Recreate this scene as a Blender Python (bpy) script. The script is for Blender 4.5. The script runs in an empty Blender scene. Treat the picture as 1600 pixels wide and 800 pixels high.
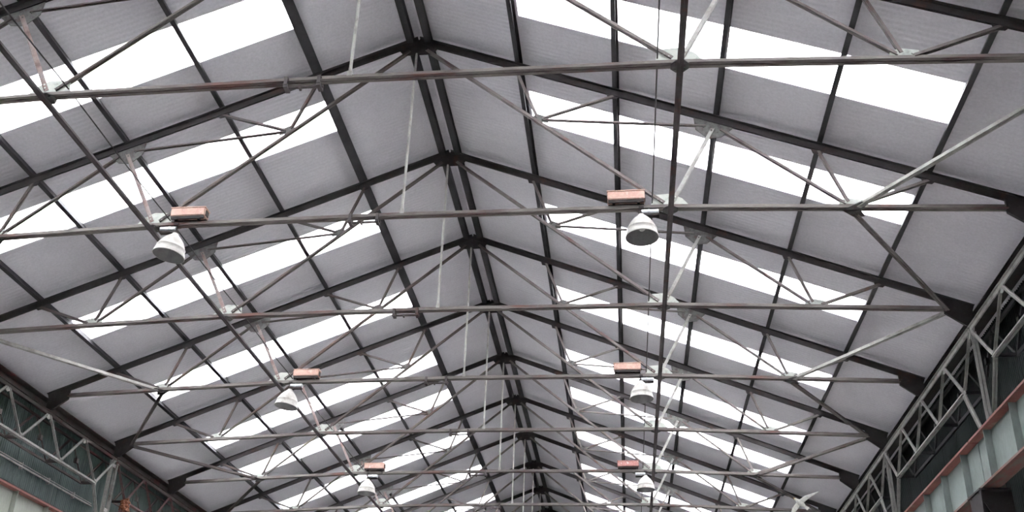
import bpy, bmesh, math, random
from mathutils import Vector, Matrix
random.seed(7)
sc = bpy.context.scene
col = sc.collection

# ------------------------------------------------------------------ camera, sky, exposure
Z0 = 10.264                                   # eave reference level above the hall floor (m)
B, H, S = 3.4343, 3.9934, 10.0                # truss spacing, rise, half span
PITCH, YAW, ROLL, FPX, PY = 0.440945, -0.11949, 0.028807, 1558.436, 533.0
cp, sp, cy_, sy_ = math.cos(PITCH), math.sin(PITCH), math.cos(YAW), math.sin(YAW)
fw = Vector((sy_*cp, cy_*cp, sp)); r0 = Vector((cy_, -sy_, 0)); u0 = r0.cross(fw)
rt = math.cos(ROLL)*r0 + math.sin(ROLL)*u0
up = -math.sin(ROLL)*r0 + math.cos(ROLL)*u0
cam = bpy.data.cameras.new('camera'); camo = bpy.data.objects.new('camera', cam); col.objects.link(camo)
M = Matrix((rt, up, -fw)).transposed().to_4x4()
M.translation = Vector((3.51459, -10.36867, -8.66437 + Z0)); camo.matrix_world = M
cam.sensor_width = 36; cam.lens = FPX/1600*36; cam.shift_y = (PY-400)/1600; cam.clip_end = 300
sc.camera = camo
w = bpy.data.worlds.new('sky'); sc.world = w; w.use_nodes = True
bg = w.node_tree.nodes['Background']; bg.inputs['Color'].default_value = (0.955, 0.968, 1.0, 1)
bg.inputs['Strength'].default_value = 28.0     # flat overcast sky
vs = sc.view_settings
vs.view_transform = 'Standard'; vs.look = 'None'; vs.gamma = 1.0; vs.use_curve_mapping = False
vs.exposure = 0.0
sc.cycles.max_bounces = 10; sc.cycles.diffuse_bounces = 7; sc.cycles.use_denoising = True
sc.cycles.sample_clamp_indirect = 20.0

# ------------------------------------------------------------------ materials
def srgb(c):
    return tuple(((x/255)/12.92 if x/255 <= .04045 else ((x/255+.055)/1.055)**2.4) for x in c)
def mat(name, base, second=None, third=None, lo=.45, hi=.62, scale=3.0, rough=.7, metal=0.0, bump=.15, stretch=(1,1,1), bscale=25, object_space=False):
    m = bpy.data.materials.new(name); m.use_nodes = True; nt = m.node_tree; N = nt.nodes; L = nt.links
    bs = N['Principled BSDF']; bs.inputs['Roughness'].default_value = rough; bs.inputs['Metallic'].default_value = metal
    bs.inputs['Specular IOR Level'].default_value = .3
    if object_space: src = N.new('ShaderNodeTexCoord').outputs['Object']
    else: src = N.new('ShaderNodeNewGeometry').outputs['Position']
    mp = N.new('ShaderNodeMapping'); mp.inputs['Scale'].default_value = stretch; L.new(src, mp.inputs['Vector'])
    no = N.new('ShaderNodeTexNoise'); no.inputs['Scale'].default_value = scale; no.inputs['Detail'].default_value = 6; no.inputs['Roughness'].default_value = .65
    L.new(mp.outputs['Vector'], no.inputs['Vector'])
    rp = N.new('ShaderNodeValToRGB'); L.new(no.outputs['Fac'], rp.inputs['Fac'])
    b = srgb(base); s = srgb(second or tuple(x*.85 for x in base)); t = srgb(third) if third else s
    e = rp.color_ramp.elements; e[0].position = lo; e[0].color = (*b, 1); e[1].position = hi; e[1].color = (*s, 1)
    if third: x = e.new(min(.98, hi+.1)); x.color = (*t, 1)
    n2 = N.new('ShaderNodeTexNoise'); n2.inputs['Scale'].default_value = bscale; n2.inputs['Detail'].default_value = 4
    L.new(mp.outputs['Vector'], n2.inputs['Vector'])
    mx = N.new('ShaderNodeMix'); mx.data_type = 'RGBA'; mx.blend_type = 'MULTIPLY'; mx.inputs['Factor'].default_value = .35
    L.new(rp.outputs['Color'], mx.inputs[6]); L.new(n2.outputs['Color'], mx.inputs[7])
    hs = N.new('ShaderNodeRGBToBW'); L.new(n2.outputs['Color'], hs.inputs['Color']); L.new(hs.outputs['Val'], mx.inputs[7])
    L.new(mx.outputs[2], bs.inputs['Base Color'])
    if bump:
        bp = N.new('ShaderNodeBump'); bp.inputs['Strength'].default_value = bump; bp.inputs['Distance'].default_value = .01
        L.new(n2.outputs['Fac'], bp.inputs['Height']); L.new(bp.outputs['Normal'], bs.inputs['Normal'])
    return m
MT = {}
MT['sheet'] = mat('roof_sheet_paint', (226,223,229), (217,214,221), scale=.35, rough=.6, bump=.04)
MT['dark'] = mat('dark_steel', (66,62,63), (58,52,52), (78,58,52), lo=.42, hi=.58, scale=2.2)
MT['darker'] = mat('purlin_and_shaded_bar_steel', (62,60,62), (50,48,50), scale=2.0)
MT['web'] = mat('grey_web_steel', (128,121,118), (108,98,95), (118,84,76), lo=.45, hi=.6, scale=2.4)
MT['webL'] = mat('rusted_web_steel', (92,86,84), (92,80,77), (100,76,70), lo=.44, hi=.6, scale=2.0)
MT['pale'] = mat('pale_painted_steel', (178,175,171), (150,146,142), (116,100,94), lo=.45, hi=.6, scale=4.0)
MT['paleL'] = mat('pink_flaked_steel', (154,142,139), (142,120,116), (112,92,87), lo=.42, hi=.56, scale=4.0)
MT['chord'] = mat('weathered_chord_steel', (132,126,121), (108,99,96), (116,84,77), lo=.44, hi=.56, scale=1.6, stretch=(.6,2,2))
MT['plateM'] = mat('pale_green_plate', (196,199,192), (172,176,170), (134,118,110), lo=.5, hi=.62, scale=6.0)
MT['plateP'] = mat('mottled_grey_plate', (112,112,109), (90,86,85), (96,76,71), lo=.44, hi=.58, scale=7.0)
MT['rod'] = mat('galvanised_rod', (178,175,170), (152,148,143), scale=5.0)
MT['runner'] = mat('runner_steel', (96,90,90), (80,72,72), (98,68,64), lo=.42, hi=.58, scale=2.0)
MT['lattice'] = mat('lattice_grey_paint', (172,171,166), (148,146,141), (122,104,96), lo=.46, hi=.62, scale=3.0)
MT['latticeR'] = mat('lattice_rusted_paint', (122,104,100), (112,80,78), (92,62,58), lo=.42, hi=.56, scale=3.0)
MT['eave'] = mat('eave_beam_paint', (92,86,82), (84,70,68), (112,66,66), lo=.44, hi=.58, scale=1.4)
MT['red'] = mat('red_oxide_flange', (146,98,90), (134,88,81), (142,124,114), lo=.42, hi=.58, scale=2.0)
MT['flange'] = mat('rust_streaked_flange', (118,106,99), (132,90,82), (104,96,90), lo=.44, hi=.58, scale=3.0, stretch=(3,.6,3))
MT['girderL'] = mat('pale_crane_girder_paint', (168,172,162), (152,156,146), (136,132,122), lo=.46, hi=.66, scale=1.2, stretch=(1,1,.4))
MT['girder'] = mat('crane_girder_paint', (134,143,140), (120,128,124), (112,110,104), lo=.46, hi=.66, scale=1.2, stretch=(1,1,.4))
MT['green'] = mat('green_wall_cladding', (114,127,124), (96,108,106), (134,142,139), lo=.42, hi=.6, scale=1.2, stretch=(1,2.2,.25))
MT['shadegreen'] = mat('shaded_wall_cladding', (40,45,46), (32,36,37), scale=1.0, stretch=(1,2.2,.25))  # shade on the right side put into the cladding colour
MT['concrete'] = mat('concrete_floor', (206,203,200), (192,188,184), scale=.5, rough=.8)
MT['shade'] = mat('enamel_shade', (222,218,212), (202,197,190), (166,158,150), lo=.5, hi=.62, scale=9.0, rough=.35, bump=.05)
MT['inner'] = mat('dull_reflector', (176,174,174), (160,158,158), scale=6.0, rough=.4, metal=.15, bump=.05)
MT['alu'] = mat('aluminium_housing', (214,216,220), (190,192,196), scale=8.0, rough=.35, metal=.6, bump=.03)
MT['black'] = mat('black_fitting', (44,40,40), (56,42,38), scale=8.0)
MT['box'] = mat('salmon_box_paint', (216,184,170), (206,164,150), (222,202,192), lo=.42, hi=.58, scale=7.0)
MT['boxred'] = mat('flaked_red_box_paint', (200,148,142), (184,122,117), (226,214,208), lo=.44, hi=.54, scale=9.0)
MT['rust'] = mat('orange_rust', (150,94,68), (118,70,50), (170,134,104), lo=.44, hi=.56, scale=14.0, bump=.6)
MT['cable'] = mat('cable_sheath', (70,66,66), (60,56,56), scale=5.0)
MT['feather'] = mat('white_feather', (206,203,198), (192,188,180), scale=12.0, rough=.8)
MT['featherb'] = mat('beak_horn', (214,180,110), (200,160,90), scale=12.0)
MT['glass'] = mat('lamp_glass', (230,230,226), (220,220,216), scale=6.0, rough=.2, bump=0)
m = bpy.data.materials.new('translucent_rooflight'); m.use_nodes = True; nt = m.node_tree
nt.nodes.remove(nt.nodes['Principled BSDF'])
tr = nt.nodes.new('ShaderNodeBsdfTranslucent'); tr.inputs['Color'].default_value = (.875, .878, .88, 1)
di = nt.nodes.new('ShaderNodeBsdfDiffuse'); di.inputs['Color'].default_value = (.8, .8, .8, 1)
ms = nt.nodes.new('ShaderNodeMixShader'); ms.inputs[0].default_value = .12
nt.links.new(tr.outputs[0], ms.inputs[1]); nt.links.new(di.outputs[0], ms.inputs[2])
nt.links.new(ms.outputs[0], nt.nodes['Material Output'].inputs['Surface']); MT['rooflight'] = m

# ------------------------------------------------------------------ mesh helpers
class MB:
    def __init__(s): s.v = []; s.f = []; s.smooth = False
    def add(s, verts, faces):
        n = len(s.v); s.v += [tuple(x) for x in verts]; s.f += [tuple(i+n for i in f) for f in faces]; return s
    def prism(s, prof, p, q, a, b):
        """2-D profile (in axes a, b) swept from p to q"""
        n = len(prof); p, q = Vector(p), Vector(q)
        vs_ = [p + a*x + b*y for x, y in prof] + [q + a*x + b*y for x, y in prof]
        fs = [(i, (i+1) % n, n+(i+1) % n, n+i) for i in range(n)] + [tuple(range(n-1, -1, -1)), tuple(range(n, 2*n))]
        return s.add(vs_, fs)
    def axes(s, p, q, side):
        d = (Vector(q)-Vector(p)).normalized(); a = Vector(side); a = (a - d*a.dot(d)).normalized(); b = d.cross(a)
        if b.z < 0 or (abs(b.z) < 1e-6 and b.x < 0): b = -b
        return a, b
    def angles(s, p, q, side, hv, hh, t=.008, gap=.012, top=False):
        """a pair of rolled angles back to back with a slit between them"""
        a, b = s.axes(p, q, side); g = gap/2; k = -1 if top else 1
        for sg in (-1, 1):
            pr = [(sg*g, -k*hv/2), (sg*(g+hh), -k*hv/2), (sg*(g+hh), -k*(hv/2-t)), (sg*(g+t), -k*(hv/2-t)), (sg*(g+t), k*hv/2), (sg*g, k*hv/2)]
            s.prism(pr, p, q, a, b)
        return s
    def angle(s, p, q, side, hv, hh, t=.008, flip=1):
        a, b = s.axes(p, q, side)
        return s.prism([(0, -hv/2), (flip*hh, -hv/2), (flip*hh, -hv/2+t), (flip*t, -hv/2+t), (flip*t, hv/2), (0, hv/2)], p, q, a, b)
    def bar(s, p, q, side, wa, wb):
        a, b = s.axes(p, q, side)
        return s.prism([(-wa/2, -wb/2), (wa/2, -wb/2), (wa/2, wb/2), (-wa/2, wb/2)], p, q, a, b)
    def rod(s, p, q, r, n=8):
        a, b = s.axes(p, q, (0, 1, 0.01) if abs((Vector(q)-Vector(p)).normalized().y) < .9 else (1, 0, 0))
        return s.prism([(r*math.cos(2*math.pi*i/n), r*math.sin(2*math.pi*i/n)) for i in range(n)], p, q, a, b)
    def box(s, c, d):
        x, y, z = c; X, Y, Z = d[0]/2, d[1]/2, d[2]/2
        return s.add([(x-X,y-Y,z-Z),(x+X,y-Y,z-Z),(x+X,y+Y,z-Z),(x-X,y+Y,z-Z),(x-X,y-Y,z+Z),(x+X,y-Y,z+Z),(x+X,y+Y,z+Z),(x-X,y+Y,z+Z)],
                     [(3,2,1,0),(4,5,6,7),(0,1,5,4),(1,2,6,5),(2,3,7,6),(3,0,4,7)])
    def plate(s, pts, t=.012, y=0, plane='xz', rivets=()):
        if plane == 'xz': o, a, b, n = Vector((0, y, 0)), Vector((1,0,0)), Vector((0,0,1)), Vector((0,1,0))
        elif plane == 'yz': o, a, b, n = Vector((y, 0, 0)), Vector((0,1,0)), Vector((0,0,1)), Vector((1,0,0))
        else: o, a, b, n = Vector((0, 0, y)), Vector((1,0,0)), Vector((0,1,0)), Vector((0,0,1))
        s.prism(pts, o - n*t/2, o + n*t/2, a, b)
        for (x, z) in rivets:
            c = o + a*x + b*z
            s.prism([(.016*math.cos(i*math.pi/3), .016*math.sin(i*math.pi/3)) for i in range(6)], c - n*(t/2+.012), c + n*(t/2+.012), a, b)
        return s
    def lathe(s, prof, n=28, c=(0,0,0), axis='z'):
        base = len(s.v); rows = []
        for (r, z) in prof:
            row = []
            for i in range(n):
                a = 2*math.pi*i/n; x, y = r*math.cos(a), r*math.sin(a)
                p = (x, y, z) if axis == 'z' else (z, x, y)
                row.append(len(s.v)); s.v.append((p[0]+c[0], p[1]+c[1], p[2]+c[2]))
            rows.append(row)
        for A, C in zip(rows, rows[1:]):
            for i in range(n): s.f.append((A[i], A[(i+1) % n], C[(i+1) % n], C[i]))
        return s
    def mesh(s, name, material, recalc=True, smooth=False):
        me = bpy.data.meshes.new(name); me.from_pydata(s.v, [], s.f)
        if recalc:
            bm = bmesh.new(); bm.from_mesh(me); bmesh.ops.recalc_face_normals(bm, faces=bm.faces); bm.to_mesh(me); bm.free()
        if smooth:
            for p in me.polygons: p.use_smooth = True
        me.materials.append(MT[material]); return me
def ob(name, me, parent=None, loc=(0,0,0), rot=None, label=None, cat=None, group=None, kind=None):
    o = bpy.data.objects.new(name, me); col.objects.link(o); o.location = loc
    if rot: o.rotation_euler = rot
    if parent: o.parent = parent
    if label: o['label'] = label
    if cat: o['category'] = cat
    if group: o['group'] = group
    if kind: o['kind'] = kind
    return o
def empty(name, loc, label=None, cat=None, group=None, kind=None, rot=None):
    o = ob(name, None, None, loc, rot, label, cat, group, kind); o.empty_display_size = .2; return o
ORD = ['first','second','third','fourth','fifth','sixth','seventh','eighth','ninth','tenth','eleventh','twelfth']
SIDE = {-1: 'left', 1: 'right'}
Y_FRONT, Y_BACK = -14.2, 13.3*B

# ------------------------------------------------------------------ the setting
fl = MB().box((0, (Y_FRONT+Y_BACK)/2, -.15), (22.4, Y_BACK-Y_FRONT+.6, .3)).mesh('floor', 'concrete')
ob('floor', fl, kind='structure')

# roof: profiled sheets laid down the slope, one module wide; some modules carry a translucent strip
MOD = .276*B; SKY = [-11, -8, -4, 0, 3, 7, 11, 15, 18, 22, 26, 30]
I0 = math.floor((Y_FRONT/B - .41)/.276); I1 = math.ceil((Y_BACK/B - .41)/.276)
DZ = .21
def sheet_mesh(name, x0, x1, side, material, ribs=10, depth=.0045):
    """profiled sheet from x0 to x1 measured out from the ridge, laid on one slope; its far edge laps under the next one"""
    b = MB(); n = ribs*4; sl = -H/S
    for (x, _) in ((x0, 0), (x1, 0)):
        for j in range(n+1):
            y = MOD*1.02*j/n; ph = (j % 4)
            z = H + sl*x + DZ + (0 if ph in (0, 3) else depth) - .012*(j/n)
            b.v.append((side*x, y, z))
        for j in range(n+1):
            b.v.append((side*x, MOD*1.02*j/n, H + sl*x + DZ + .045))
    r = n+1; o = 2*r
    for j in range(n):
        b.f += [(j, j+1, o+j+1, o+j), (r+j, o+r+j, o+r+j+1, r+j+1), (j, r+j, r+j+1, j+1), (o+j, o+j+1, o+r+j+1, o+r+j)]
    b.f += [(0, o, o+r, r), (n, r+n, o+r+n, o+n)]
    return b.mesh(name, material)
ceil = empty('ceiling', (0, 0, Z0), 'pale grey profiled roof lining sheets on both slopes', kind='structure')
XS0, XS1, XE = 1.88, 8.52, 10.62
cap = MB()
cap.prism([(-.25, H-.10+DZ+.06), (0, H+DZ+.06), (.25, H-.10+DZ+.06), (.25, H-.10+DZ+.10), (0, H+DZ+.10), (-.25, H-.10+DZ+.10)], (0, Y_FRONT, 0), (0, Y_BACK, 0), Vector((1,0,0)), Vector((0,0,1)))
ob('ridge_cap', cap.mesh('ridge_cap', 'sheet'), ceil)
wn = 0
for side in (-1, 1):
    full = sheet_mesh('roof_sheet', 0.0, XE, side, 'sheet')
    top = sheet_mesh('roof_sheet_upper', 0.0, XS0+.06, side, 'sheet'); low = sheet_mesh('roof_sheet_lower', XS1-.06, XE, side, 'sheet')
    seen = 0
    pane = MB()
    def skm():
        b = MB(); sl = -H/S
        for x in (XS0, XS1):
            for y in (.012, MOD-.012):
                for dz in (.0, .006): b.v.append((side*x, y, H+sl*x+DZ+.02+dz))
        b.f = [(0,2,6,4),(1,5,7,3),(0,4,5,1),(2,3,7,6),(0,1,3,2),(4,6,7,5)]
        return b.mesh('rooflight_pane', 'rooflight')
    pm = skm()
    fr = MB(); sl = -H/S
    for y in (.0, MOD):
        fr.bar((side*XS0, y, H+sl*XS0+DZ+.015), (side*XS1, y, H+sl*XS1+DZ+.015), (0,1,0), .02, .04)
    for x in (XS0, XS1):
        fr.bar((side*x, 0, H+sl*x+DZ+.015), (side*x, MOD, H+sl*x+DZ+.015), (1,0,0), .02, .04)
    fm = fr.mesh('rooflight_flashing', 'sheet')
    for i in range(I0, I1):
        y = (.41+.276*i)*B
        if i in SKY:
            ob('roof_sheet', top, ceil, (0, y, 0)); ob('roof_sheet', low, ceil, (0, y, 0))
            wn += 1
            k = SKY.index(i)-3
            lab = f'glowing white translucent roof strip on {SIDE[side]} slope, {ORD[k]} counted down from the top edge' if k >= 0 else None
            we = empty(f'window_{wn}', (0, y, Z0), lab, kind='structure')
            ob('pane', pm, we); ob('flashing', fm, we)
        else:
            ob('roof_sheet', full, ceil, (0, y, 0))

# side walls: tall corrugated cladding sheets; gable walls front and back
def clad(name, side, material, x):
    wl = empty(name, (0, 0, 0), kind='structure', label='green grey corrugated wall cladding behind the lattice girders' if side < 0 else 'shade-darkened corrugated wall cladding behind the lattice girders')
    b = MB(); n = 48; hgt = Z0 + H - H/S*x + DZ + .03
    for z in (0, hgt):
        for j in range(n+1):
            b.v.append((-side*.011*(1 if j % 4 in (0, 1) else -1), .96*j/n, z))
        for j in range(n+1): b.v.append((side*.03, .96*j/n, z))
    r = n+1; o = 2*r
    for j in range(n): b.f += [(j, j+1, o+j+1, o+j), (r+j, o+r+j, o+r+j+1, r+j+1), (j, r+j, r+j+1, j+1), (o+j, o+j+1, o+r+j+1, o+r+j)]
    b.f += [(0, o, o+r, r), (n, r+n, o+r+n, o+n)]
    me = b.mesh('cladding_sheet', material)
    y = Y_FRONT; i = 0
    while y < Y_BACK:
        ob('cladding_sheet', me, wl, (side*x + side*(.004 if i % 2 else 0), y, 0)); y += .95; i += 1
clad('wall_left', -1, 'green', 10.55); clad('wall_right', 1, 'shadegreen', 10.55)  # right wall darkened by colour for shade and the dark aisle below
for nm, y in (('wall_front', Y_FRONT), ('wall_back', Y_BACK)):
    g = MB().plate([(-10.7, 0), (10.7, 0), (10.7, Z0-.05), (0, Z0+H+.2), (-10.7, Z0-.05)], .15, y).mesh(nm, 'green')
    ob(nm, g, kind='structure')

# ------------------------------------------------------------------ roof trusses
T = [.17919, .34901, .51634, .67913, .84285]
def raf(t): return (S*t, H*(1-t))
XM, ZM, XN, ZN, XT, ZT, ZK, QF = 4.3647, .2337, 7.1893, .1111, 9.52, .0007, .2668, .505
A = (0, H)
YA = (0, 1, 0)
def P3(p, side, y=0): return (side*p[0], y, p[1])
def shrink(p, q, a, b):
    p, q = Vector(p), Vector(q); d = (q-p).normalized(); return p + d*a, q - d*b
parts = []   # (name, mesh)
def part(name, b, material, smooth=False): parts.append((name, b.mesh(name, material, smooth=smooth)))
for s in (1, -1):
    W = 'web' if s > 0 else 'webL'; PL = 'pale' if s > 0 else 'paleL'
    Q = (XM*QF, H+(ZM-H)*QF); Mn = (XM, ZM); Nn = (XN, ZN)
    p = [raf(t) for t in T]
    part('rafter', MB().angles(P3((0, H-.01), s), P3((10.02, H-H*1.002-.01), s), YA, .12, .06, .012, .014, top=True), 'dark')
    def member(name, a, b, hv, hh, mt, e0=.06, e1=.06, single=False):
        P_, Q_ = shrink(P3(a, s), P3(b, s), e0, e1); mb = MB()
        if single: mb.angle(P_, Q_, YA, hv, hh, .007)
        else: mb.angles(P_, Q_, YA, hv, hh, .007, .013)
        part(name, mb, mt)
    below = lambda q, dz=.08: (q[0], q[1]-dz)
    member('diagonal_tie', (A[0], A[1]-.1), Mn, .06, .028, W, .2, .12)
    member('strut', below(p[0]), Q, .05, .024, W, .0, .05)
    member('strut', below(p[1]), Q, .045, .022, W, .0, .07)
    member('tie_bar', below(p[2], .14), (Q[0], Q[1]+.0), .035, .018, W, .15, .06)
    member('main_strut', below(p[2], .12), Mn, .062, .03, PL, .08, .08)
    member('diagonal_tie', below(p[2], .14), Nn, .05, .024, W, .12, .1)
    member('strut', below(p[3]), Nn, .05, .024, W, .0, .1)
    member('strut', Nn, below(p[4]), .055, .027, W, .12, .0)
    # plates
    x, z = Q; part('gusset_plate', MB().plate([(s*(x-.14), z+.04), (s*(x-.02), z+.12), (s*(x+.13), z+.06), (s*(x+.18), z-.08), (s*(x+.04), z-.05)], rivets=[(s*(x-.03), z+.05), (s*(x+.08), z)]), 'plateP')
    x, z = p[2]; z -= .03
    part('gusset_plate', MB().plate([(s*(x-.34), z+.08), (s*(x+.30), z-.17), (s*(x+.10), z-.34), (s*(x-.12), z-.36), (s*(x-.32), z-.16)], rivets=[(s*(x-.18), z-.12), (s*(x-.06), z-.20), (s*(x+.04), z-.24), (s*(x+.14), z-.18)]), 'plateP')
    x, z = Mn
    part('gusset_plate', MB().plate([(s*(x-.32), z-.02), (s*(x+.34), z-.02), (s*(x+.20), z+.15), (s*(x+.02), z+.25), (s*(x-.28), z+.23)], rivets=[(s*(x+.07), z+.12), (s*(x+.09), z+.18), (s*(x-.14), z+.1), (s*(x-.2), z+.14), (s*(x+.2), z+.05)]), 'plateM')
    part('node_plate', MB().plate([(s*x+.13*math.cos(a*math.pi/4+.39), .13*math.sin(a*math.pi/4+.39)) for a in range(8)], .012, z-.056, plane='xy', rivets=[(s*x+.06, .06), (s*x-.06, .06), (s*x+.06, -.06), (s*x-.06, -.06)]), 'plateP')
    x, z = Nn
    part('gusset_plate', MB().plate([(s*(x-.2), z-.02), (s*(x+.24), z-.02), (s*(x+.18), z+.12), (s*(x-.06), z+.17), (s*(x-.18), z+.1)], rivets=[(s*(x-.08), z+.08), (s*(x+.1), z+.07)]), 'plateM')
    for q in (p[0], p[1], p[3], p[4]):
        x, z = q; part('gusset_plate', MB().plate([(s*(x-.13), z+.03), (s*(x+.13), z-.08), (s*(x+.04), z-.15), (s*(x-.09), z-.12)]), 'dark')
    part('eave_gusset', MB().plate([(s*9.5, .16), (s*10.0, -.03), (s*10.0, -.36), (s*9.84, -.37), (s*9.5, -.1)], .05, rivets=[(s*9.55, .03), (s*9.7, .0), (s*9.85, -.12)]), 'dark')
part('apex_gusset', MB().plate([(-.38, H-.17), (-.3, H-.11), (0, H+.02), (.3, H-.11), (.38, H-.17), (.26, H-.33), (-.26, H-.33)], .014, rivets=[(-.2, H-.2), (.2, H-.2), (0, H-.1), (0, H-.24), (-.28, H-.2), (.28, H-.2)]), 'dark')
b = MB()
nodes = [(-XT, ZT), (-XN, ZN), (-XM, ZM), (0, ZK), (XM, ZM), (XN, ZN), (XT, ZT)]
for a_, c_ in zip(nodes, nodes[1:]): b.angles((a_[0]-.004, 0, a_[1]), (c_[0]+.004, 0, c_[1]), YA, .085, .052, .009, .014)
part('bottom_chord', b, 'chord')
b = MB().rod((-.03, 0, H-.3), (-.05, 0, ZK+.06), .023); b.box((-.05, 0, ZK+.06), (.07, .05, .08)); b.rod((-.05, 0, ZK+.1), (-.05, 0, ZK+.17), .026)
part('king_rod', b, 'rod')
b = MB()      # clamped pipe stub under the chord, left of the ridge
for x in (-.91, -.45):
    b.box((x, 0, .265), (.05, .15, .02)); b.box((x, -.075, .21), (.045, .015, .13)); b.box((x, .075, .21), (.045, .015, .13)); b.box((x, 0, .135), (.06, .14, .05))
b.rod((-.95, 0, .145), (-.4, 0, .145), .022); b.box((-.72, 0, .13), (.03, .06, .05))
part('pipe_bracket', b, 'runner')
EXTRA = {0: 'its ridge out of frame', 1: 'carrying the two nearest bell lamps', 2: 'without lamps, below the nearest lamp pair', 3: 'carrying the two middle bell lamps',
         4: 'without lamps, below the middle lamp pair', 5: 'carrying the two farthest bell lamps'}
for k in range(11):
    lab = f'{ORD[k]} dark steel roof truss down from the top' + (', ' + EXTRA[k] if k in EXTRA else ' along the ridge')
    t = empty('roof_truss', (0, k*B, Z0), lab, 'roof truss', 'steel roof trusses across the hall')
    for nm, me in parts: ob(nm, me, t)

# ------------------------------------------------------------------ purlins and long members
def slope_pt(side, x, off):     # point lifted square to the slope
    n = Vector((side*H/S, 0, 1)).normalized(); return Vector((side*x, 0, H-H/S*x)) + n*off
def zed(side, x, wid, dep, off):
    c = slope_pt(side, x, off); sd = Vector((side, 0, -H/S)).normalized(); n = Vector((side*H/S, 0, 1)).normalized(); h, t = dep/2, .012
    prof = [(-t/2, -h), (wid, -h), (wid, -h+t*1.3), (t/2, -h+t*1.3), (t/2, h-t*1.3), (t/2, h), (-wid, h), (-wid, h-t*1.3), (-t/2, h-t*1.3)]
    return MB().prism(prof, c + Vector((0, Y_FRONT+.1, 0)), c + Vector((0, Y_BACK-.1, 0)), sd, n)
def channel(side, x, wid, dep, off):
    c = slope_pt(side, x, off); sd = Vector((side, 0, -H/S)).normalized(); n = Vector((side*H/S, 0, 1)).normalized(); h, w_, t = dep/2, wid/2, .012
    prof = [(-w_, -h), (w_, -h), (w_, -h+t), (-w_+t, -h+t), (-w_+t, h-t), (w_, h-t), (w_, h), (-w_, h)]
    return MB().prism(prof, c + Vector((0, Y_FRONT+.1, 0)), c + Vector((0, Y_BACK-.1, 0)), sd, n)
for side in (-1, 1):
    for j, t in enumerate(T):
        wid = .18 if (j == 0 and side < 0) else .085 if j == 0 else .078
        me = channel(side, S*t, wid, .125, .055+.0625).mesh('purlin', 'darker')
        ob('purlin', me, None, (0, 0, Z0), label=f'long dark steel purlin on the {SIDE[side]} slope, {ORD[j]} below the ridge pair', cat='purlin', group='purlins under the roof sheets')
    c = Vector((side*.165, 0, H+.03))
    b = MB(); h, w_, tt = .085, .06, .014
    b.prism([(-side*w_, -h), (side*w_, -h), (side*w_, -h+tt), (-side*w_+side*tt, -h+tt), (-side*w_+side*tt, h-tt), (side*w_, h-tt), (side*w_, h), (-side*w_, h)], c + Vector((0, Y_FRONT+.1, 0)), c + Vector((0, Y_BACK-.1, 0)), Vector((1,0,0)), Vector((0,0,1)))
    ob('ridge_purlin', b.mesh('ridge_purlin', 'darker'), None, (0, 0, Z0), label=f'thick dark ridge purlin running on the {SIDE[side]} of the ridge gap', cat='purlin', group='pair of ridge purlins')
    b = MB().angles((side*XM, Y_FRONT+.1, ZM-.1), (side*XM, Y_BACK-.1, ZM-.1), (1,0,0), .075, .042, .008, .003)
    ob('tie_runner', b.mesh('tie_runner', 'runner'), None, (0, 0, Z0), label=f'long steel runner under the {SIDE[side]} lamps linking the truss bottom chords', cat='runner', group='bottom chord runners')
    b = MB(); xs = side*4.08
    ys = [Y_FRONT+.2 + i*.25*B for i in range(int((Y_BACK-Y_FRONT-.4)/(.25*B)))]
    pts = [(xs, y, .33 - .035*abs(math.sin(math.pi*y/B))) for y in ys]
    for a_, c_ in zip(pts, pts[1:]): b.rod(a_, c_, .011, 6)
    ob('power_cable', b.mesh('power_cable', 'cable'), None, (0, 0, Z0), label=f'thin dark power cable strung over the truss chords above the {SIDE[side]} lamps', cat='cable', group='lamp power cables')

# wind braces in the bottom chord plane: from odd truss joints out to the eaves of the even trusses
for side in (-1, 1):
    for k in (1, 3, 5):
        for dk in (-1, 1):
            p_, q_ = shrink((side*XN, k*B, ZN-.05), (side*9.55, (k+dk)*B-dk*.06, ZT-.05), .14, .02)
            b = MB().angles(p_, q_, Vector((0,0,1)).cross(Vector(q_)-Vector(p_)), .075, .036, .008, .012, top=False)
            pl = MB().plate([(side*XN-.14, k*B+dk*.015), (side*XN+.14, k*B+dk*.015), (side*XN+side*.24, k*B+dk*.2), (side*XN+side*.08, k*B+dk*.22)], .01, ZN-.056, plane='xy')
            e = ob('wind_brace', b.mesh('wind_brace', 'rod' if (dk < 0 and k < 5) else ('web' if side > 0 else 'webL')), None, (0, 0, Z0), cat='brace', group='slanting wind braces at the eaves',
                   label=f'slanting steel brace at the {SIDE[side]} eave between the {ORD[min(k,k+dk)]} and {ORD[max(k,k+dk)]} trusses')
            ob('end_plate', pl.mesh('end_plate', 'plateP'), e)

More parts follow.
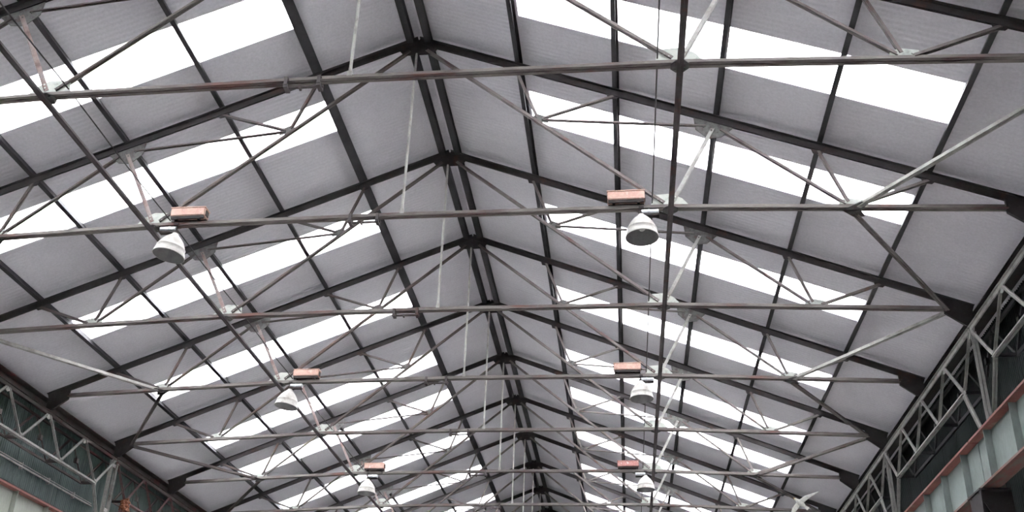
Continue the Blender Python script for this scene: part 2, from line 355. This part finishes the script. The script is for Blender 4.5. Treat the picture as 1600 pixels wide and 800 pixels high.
# ------------------------------------------------------------------ eave beams, lattice girders, columns, crane girders
XL = 9.9
for side in (-1, 1):
    c = Vector((side*10.12, 0, -.2)); h, w_, t = .14, .1, .016
    b = MB().prism([(-side*w_, -h), (side*w_, -h), (side*w_, h), (-side*w_, h), (-side*w_, h-t), (side*(w_-t), h-t), (side*(w_-t), -h+t), (-side*w_, -h+t)], c + Vector((0, Y_FRONT+.1, 0)), c + Vector((0, Y_BACK-.1, 0)), Vector((1,0,0)), Vector((0,0,1)))
    b.box((side*10.3, (Y_FRONT+Y_BACK)/2, -.02), (.12, Y_BACK-Y_FRONT-.2, .1))
    ob('eave_beam', b.mesh('eave_beam', 'eave' if side < 0 else 'dark'), None, (0, 0, Z0), label=f'rust stained eave beam along the {SIDE[side]} edge of the roof', cat='beam', group='eave beams')
    for k0 in ((0, 2, 4) if side > 0 else (2, 4)):
        e = empty('lattice_girder', (side*XL, k0*B, Z0-.45), cat='lattice girder', group='lattice girders under the eaves',
                  label=f'zigzag steel lattice girder under the {SIDE[side]} eave between the {ORD[k0]} and {ORD[k0+2]} trusses')
        XA = (1, 0, 0); lm = 'lattice' if not (side < 0 and k0 == 4) else 'latticeR'
        rmx = 'eave' if side < 0 else 'darker'  # right rear bars coloured dark to stand in for the shade behind the girder
        zb = -.9; yb = lambda q: q*B
        ob('top_chord', MB().angles((0, .02, 0), (0, 2*B-.02, 0), XA, .08, .05, .008, .014, top=True).mesh('top_chord', 'eave' if side < 0 else lm), e)
        ob('bottom_chord', MB().angles((0, yb(.25), zb), (0, yb(1.75), zb), XA, .07, .045, .008, .014).mesh('bottom_chord', lm), e)
        rear = .36*side
        ob('rear_bottom_chord', MB().angle((rear, yb(.25), zb), (rear, yb(1.75), zb), XA, .07, .045, .008).mesh('rear_bottom_chord', rmx), e)
        ob('rear_top_chord', MB().angle((rear, .02, -.02), (rear, 2*B-.02, -.02), XA, .07, .045, .008).mesh('rear_top_chord', rmx), e)
        wu = MB().angles((0, yb(.02), -.02), (0, yb(.25)-.03, zb+.04), XA, .05, .025, .007, .012).mesh('web_bar', lm)
        wd = MB().angles((0, -yb(.25)+.03, zb+.04), (0, -.03, -.02), XA, .05, .025, .007, .012).mesh('web_bar', lm)
        ru = MB().angle((rear, yb(.02), -.02), (rear, yb(.25)-.03, zb+.04), XA, .05, .04, .007); ru.box((rear, yb(.125), zb/2), (.08, .09, .12)); ru = ru.mesh('rear_web_bar', rmx if side > 0 else 'web')
        rd = MB().angle((rear, -yb(.25)+.03, zb+.04), (rear, -.03, -.02), XA, .05, .04, .007).mesh('rear_web_bar', rmx)
        gp = MB().plate([(-.1, .04), (.1, .04), (.08, -.1), (.03, -.14), (-.03, -.14), (-.08, -.1)], .012, 0, 'yz', rivets=[(-.05, -.05), (.05, -.05)]).mesh('gusset_plate', lm)
        gq = MB().plate([(-.09, -.04), (.09, -.04), (.07, .1), (-.07, .1)], .012, 0, 'yz', rivets=[(-.04, .05), (.04, .05)]).mesh('gusset_plate', lm)
        ct = MB().bar((0, 0, 0), (rear, 0, 0), (0, 1, 0), .06, .06).mesh('cross_tie', rmx)
        for i in range(4):
            ob('web_bar', wu, e, (0, i*.5*B, 0)); ob('web_bar', wd, e, (0, (i+1)*.5*B, 0))
            ob('rear_web_bar', ru, e, (0, i*.5*B, 0)); ob('rear_web_bar', rd, e, (0, (i+1)*.5*B, 0))
            ob('gusset_plate', gq, e, (0, (i*.5+.25)*B, zb)); ob('cross_tie', ct, e, (0, (i*.5+.25)*B, zb))
        for i in range(5): ob('gusset_plate', gp, e, (0, min(max(i*.5*B, .12), 2*B-.12), 0))
        for y0, y1 in ((.25, .04), (1.75, 1.96)):
            ob('knee_brace', MB().angles((0, yb(y0), zb-.04), (0, yb(y1), -2.1), XA, .07, .035, .008, .012).mesh('knee_brace', lm), e)
    for k in ((2, 4) if side > 0 else (4,)):
        e = empty('column', (side*XL, k*B, 0), cat='column', group='columns under the eaves', label=f'pale steel column carrying the {ORD[k]} truss at the {SIDE[side]} eave')
        hz = Z0-.5
        cl = 'lattice'
        for dy in ((0,) if side > 0 else (-.13, .13)):
            ob('column_leg', MB().angles((side*.03, dy, 0), (side*.03, dy, hz), (1,0,0), .08, .05, .009, .012).mesh('column_leg', cl), e)
        for i in range(8 if side < 0 else 0):
            ob('batten', MB().box((side*.03, 0, hz-.12-i*1.2), (.012, .3, .09)).mesh('batten', cl), e)
        ob('base_plate', MB().box((side*.03, 0, .015), (.4, .5, .03)).mesh('base_plate', 'dark'), e)
        # bracket under the crane girder
        b = MB().plate([(-.3, -3.58), (.3, -3.58), (.24, -4.2), (-.24, -4.2)], .02, -side*.42, 'yz')
        b.plate([(-side*.45, -3.57), (side*.1, -3.57), (side*.1, -4.5), (-side*.04, -4.5)], .02, -.2); b.plate([(-side*.45, -3.57), (side*.1, -3.57), (side*.1, -4.5), (-side*.04, -4.5)], .02, .2)
        b.box((-side*.2, 0, -3.56), (.52, .66, .03))
        o = ob('girder_bracket', b.mesh('girder_bracket', 'dark'), e, (0, 0, Z0))
    for (ka, kb) in (((-2, 2), (2, 6)) if side > 0 else ((0, 4),)):
        ka_, kb_ = ka*B+.02, kb*B-.02
        e = empty('crane_girder', (side*9.68, ka_, Z0-2.6), cat='crane girder', group='crane runway girders',
                  label=f'pale plate girder with red top flange along the {SIDE[side]} wall' + (', nearer length above the bracket' if (side > 0 and ka < 0) else ', farther length past the bracket' if side > 0 else ''))
        gm = 'girder' if side > 0 else 'girderL'
        Ln = kb_-ka_; Yx = Vector((1,0,0)); Zx = Vector((0,0,1))
        ob('top_flange', MB().box((0, Ln/2, -.02), (.34, Ln, .04)).mesh('top_flange', 'red'), e)
        ob('bottom_flange', MB().box((0, Ln/2, -.89), (.3, Ln, .04)).mesh('bottom_flange', 'flange'), e)
        ob('web_plate', MB().box((0, Ln/2, -.455), (.016, Ln, .83)).mesh('web_plate', gm), e)
        ob('rail', MB().prism([(-.05, 0), (.05, 0), (.02, .02), (.02, .05), (.035, .06), (.035, .09), (-.035, .09), (-.035, .06), (-.02, .05), (-.02, .02)], (0, 0, 0), (0, Ln, 0), Yx, Zx).mesh('rail', 'dark'), e)
        st = MB().box((-side*.07, 0, -.455), (.12, .02, .83)).box((side*.07, 0, -.455), (.12, .02, .83)).mesh('stiffener', gm)
        y = .18*B
        while y < Ln-.1: ob('stiffener', st, e, (0, y, 0)); y += .362*B

# conduit on the green wall
b = MB().rod((-10.44, 0, -1.67), (-10.44, 2.1*B, -1.67), .022); b.rod((-10.46, 0, -1.6), (-10.46, 2.1*B, -1.6), .012, 6)
for i in range(6): b.box((-10.48, .3+i*1.2, -1.64), (.08, .04, .16))
ob('conduit', b.mesh('conduit', 'rod'), None, (0, 1.95*B, Z0), label='thin metal conduit clipped along the green wall above the red flange', cat='conduit')

# orange rusted fitting at a girder joint
rf = empty('rusty_clamp', (-XL+.04, 4.24*B, Z0-1.45), 'bright orange rusted clamp on the left lattice girder joint beside the column', 'clamp')
b = MB()
for i in range(16):
    a = i*2.4; b.lathe([(0, -.05), (.05+.02*random.random(), -.03), (.07, 0), (.05, .04), (0, .055)], 7, (.06*math.cos(a), .11*math.sin(a), -.02+.1*math.sin(i*1.7)))
ob('rust_crust', b.mesh('rust_crust', 'rust'), rf)
ob('strap', MB().box((0, 0, .02), (.16, .07, .3)).box((0, 0, -.14), (.2, .22, .05)).mesh('strap', 'rust'), rf)
ob('bolt', MB().rod((-.13, 0, .0), (.13, 0, .0), .025).mesh('bolt', 'latticeR'), rf)

# ------------------------------------------------------------------ lamps and the boxes on the chords
def lamp(x, k, tilt, label, flip, drop=0):
    e = empty('bell_lamp', (x, k*B-.02, Z0+.21), label, 'lamp', 'bell lamps hung from the trusses')
    ob('hanger', MB().box((0, .02, -.0), (.08, .14, .03)).rod((0, 0, 0), (0, 0, -.12-drop), .018).box((.03*flip, 0, -.05), (.02, .05, .1)).mesh('hanger', 'dark'), e)
    hb = MB().lathe([(0, -.03), (.05, -.03), (.055, -.02), (.055, .07), (.062, .075), (.062, .1), (.055, .105), (.055, .24), (.045, .25), (0, .25)], 18, (0, 0, 0), axis='x')
    ho = ob('ballast_housing', hb.mesh('ballast_housing', 'alu', smooth=False), e, (.03*flip, 0, -.085), (0, 0, 0 if flip > 0 else math.pi))
    ob('housing_clamp', MB().box((.15, 0, -.06), (.2, .09, .03)).box((.02, 0, -.06), (.07, .09, .05)).mesh('housing_clamp', 'black'), ho)
    prof = [(.05, .02), (.058, .0), (.085, -.03), (.135, -.08), (.18, -.14), (.212, -.2), (.232, -.255), (.24, -.26), (.241, -.275), (.236, -.28), (.25, -.345), (.266, -.395), (.268, -.41)]
    outer = MB().lathe(prof + [(.26, -.41)], 36).mesh('shade', 'shade', smooth=True)
    so = ob('shade', outer, e, (0, 0, -.14-drop), (tilt[0], tilt[1], 0))
    inn = MB().lathe([(.26, -.41), (.257, -.395), (.24, -.345), (.224, -.26), (.204, -.2), (.172, -.14), (.127, -.08), (.075, -.03), (0, -.025)], 36).mesh('reflector', 'inner', recalc=False, smooth=True)
    ob('reflector', inn, so)
    ob('neck', MB().lathe([(0, .07), (.045, .07), (.05, .06), (.05, .0), (.058, -.01), (.058, -.025)], 18).mesh('neck', 'black'), so)
    bulb = MB().lathe([(.025, -.03), (.03, -.08), (.055, -.14), (.07, -.2), (.06, -.25), (.03, -.28), (0, -.285)], 16).mesh('bulb', 'glass', smooth=True)
    ob('bulb', bulb, so)
def box_mesh():
    bm = bmesh.new(); bmesh.ops.create_cube(bm, size=1); bmesh.ops.scale(bm, vec=(.6, .2, .155), verts=bm.verts); bmesh.ops.bevel(bm, geom=bm.edges[:], offset=.012, segments=2, affect='EDGES')
    me = bpy.data.meshes.new('box_body'); bm.to_mesh(me); bm.free(); return me
def gear_box(x, k, label, mt):
    e = empty('gear_box', (x, k*B, Z0+.305), label, 'gear box', 'reddish boxes standing on the truss chords')
    me = box_mesh(); me.materials.append(MT[mt]); ob('body', me, e, (0, 0, .125))
    ob('lid', MB().box((0, 0, .208), (.615, .215, .014)).mesh('lid', mt), e)
    ob('base_rail', MB().box((0, -.07, .02), (.58, .03, .05)).box((0, .07, .02), (.58, .03, .05)).box((-.2, 0, -.01), (.04, .2, .03)).box((.2, 0, -.01), (.04, .2, .03)).mesh('base_rail', 'black'), e)
    ob('end_bracket', MB().box((-.306, 0, .12), (.012, .1, .1)).box((.306, 0, .12), (.012, .1, .1)).mesh('end_bracket', 'black'), e)
WHICH = {1: 'nearest and largest', 3: 'middle', 5: 'farthest and smallest'}
for k, xr, xl in ((1, 3.9, -3.93), (3, 3.96, -4.1), (5, 4.14, -3.92)):
    lamp(xr, k, (.0, .0), f'grey bell lamp on the right side of the ridge, {WHICH[k]} of its row', 1 if k < 5 else -1, .0)
    lamp(xl, k, (.0, .12 if k < 5 else .03), f'grey bell lamp on the left side of the ridge, {WHICH[k]} of its row', -1 if k == 1 else 1, .05)
    gear_box(3.66, k, f'salmon box on the chord beside the right lamp row, {WHICH[k]} of its row' if k < 5 else 'flaked red and white box on the chord by the smallest right lamp', 'box' if k < 5 else 'boxred')
    gear_box(-3.75, k, f'salmon box on the chord beside the left lamp row, {WHICH[k]} of its row', 'box' if k < 5 else 'box')

# ------------------------------------------------------------------ white bird flying below the right slope
bird = MB()
def loft(b, secs, n=10):
    """secs: (centre, axis_a, axis_b) rings"""
    rows = []
    for c, a, bb in secs:
        row = []
        for i in range(n):
            t = 2*math.pi*i/n; p_ = Vector(c) + Vector(a)*math.cos(t) + Vector(bb)*math.sin(t); row.append(len(b.v)); b.v.append(tuple(p_))
        rows.append(row)
    for r_, q_ in zip(rows, rows[1:]):
        for i in range(n): b.f.append((r_[i], r_[(i+1) % n], q_[(i+1) % n], q_[i]))
    b.f.append(tuple(reversed(rows[0]))); b.f.append(tuple(rows[-1]))
# local axes: x along the body (head +x), y to the wing tips, z up
loft(bird, [((x, 0, z), (0, r_, 0), (0, 0, r_*.9)) for x, z, r_ in ((.235, .02, .012), (.225, .02, .03), (.19, .022, .038), (.15, .012, .036), (.1, 0, .058), (.02, -.008, .07), (-.06, -.004, .06), (-.13, .004, .036), (-.17, .008, .022))])
loft(bird, [((-.13, 0, .006), (0, .03, 0), (0, 0, .014)), ((-.2, 0, .006), (0, .045, 0), (0, 0, .008)), ((-.27, 0, .004), (0, .07, 0), (0, 0, .006))])
for sg in (-1, 1):
    wing = [(.0, .035, .0, .075, .022), (.1, .05, .045, .08, .018), (.22, .07, .1, .075, .014), (.32, .035, .105, .06, .01), (.42, -.03, .08, .042, .008), (.5, -.09, .045, .022, .006), (.54, -.12, .025, .008, .005)]
    loft(bird, [((x, sg*y, z), (c_, 0, 0), (0, 0, th)) for y, x, z, c_, th in wing])
bme = bird.mesh('bird', 'feather', smooth=True)
bo = ob('bird', bme, None, (8.0, 15.0, Z0-1.36), None, 'white bird with spread wings flying below the right slope near the bottom edge', 'bird')
by = Vector((.70, -.15, .66)).normalized(); bx = Vector((-.58, .45, .62)); bx = (bx - by*bx.dot(by)).normalized()
bo.rotation_euler = Matrix((bx, by, bx.cross(by))).transposed().to_euler()
rm = bo.modifiers.new('skin', 'REMESH'); rm.mode = 'VOXEL'; rm.voxel_size = .009; rm.use_smooth_shade = True
ob('beak', MB().lathe([(0, .27), (.006, .262), (.012, .24), (.013, .225)], 8, (0, 0, .016), axis='x').mesh('beak', 'featherb'), bo)
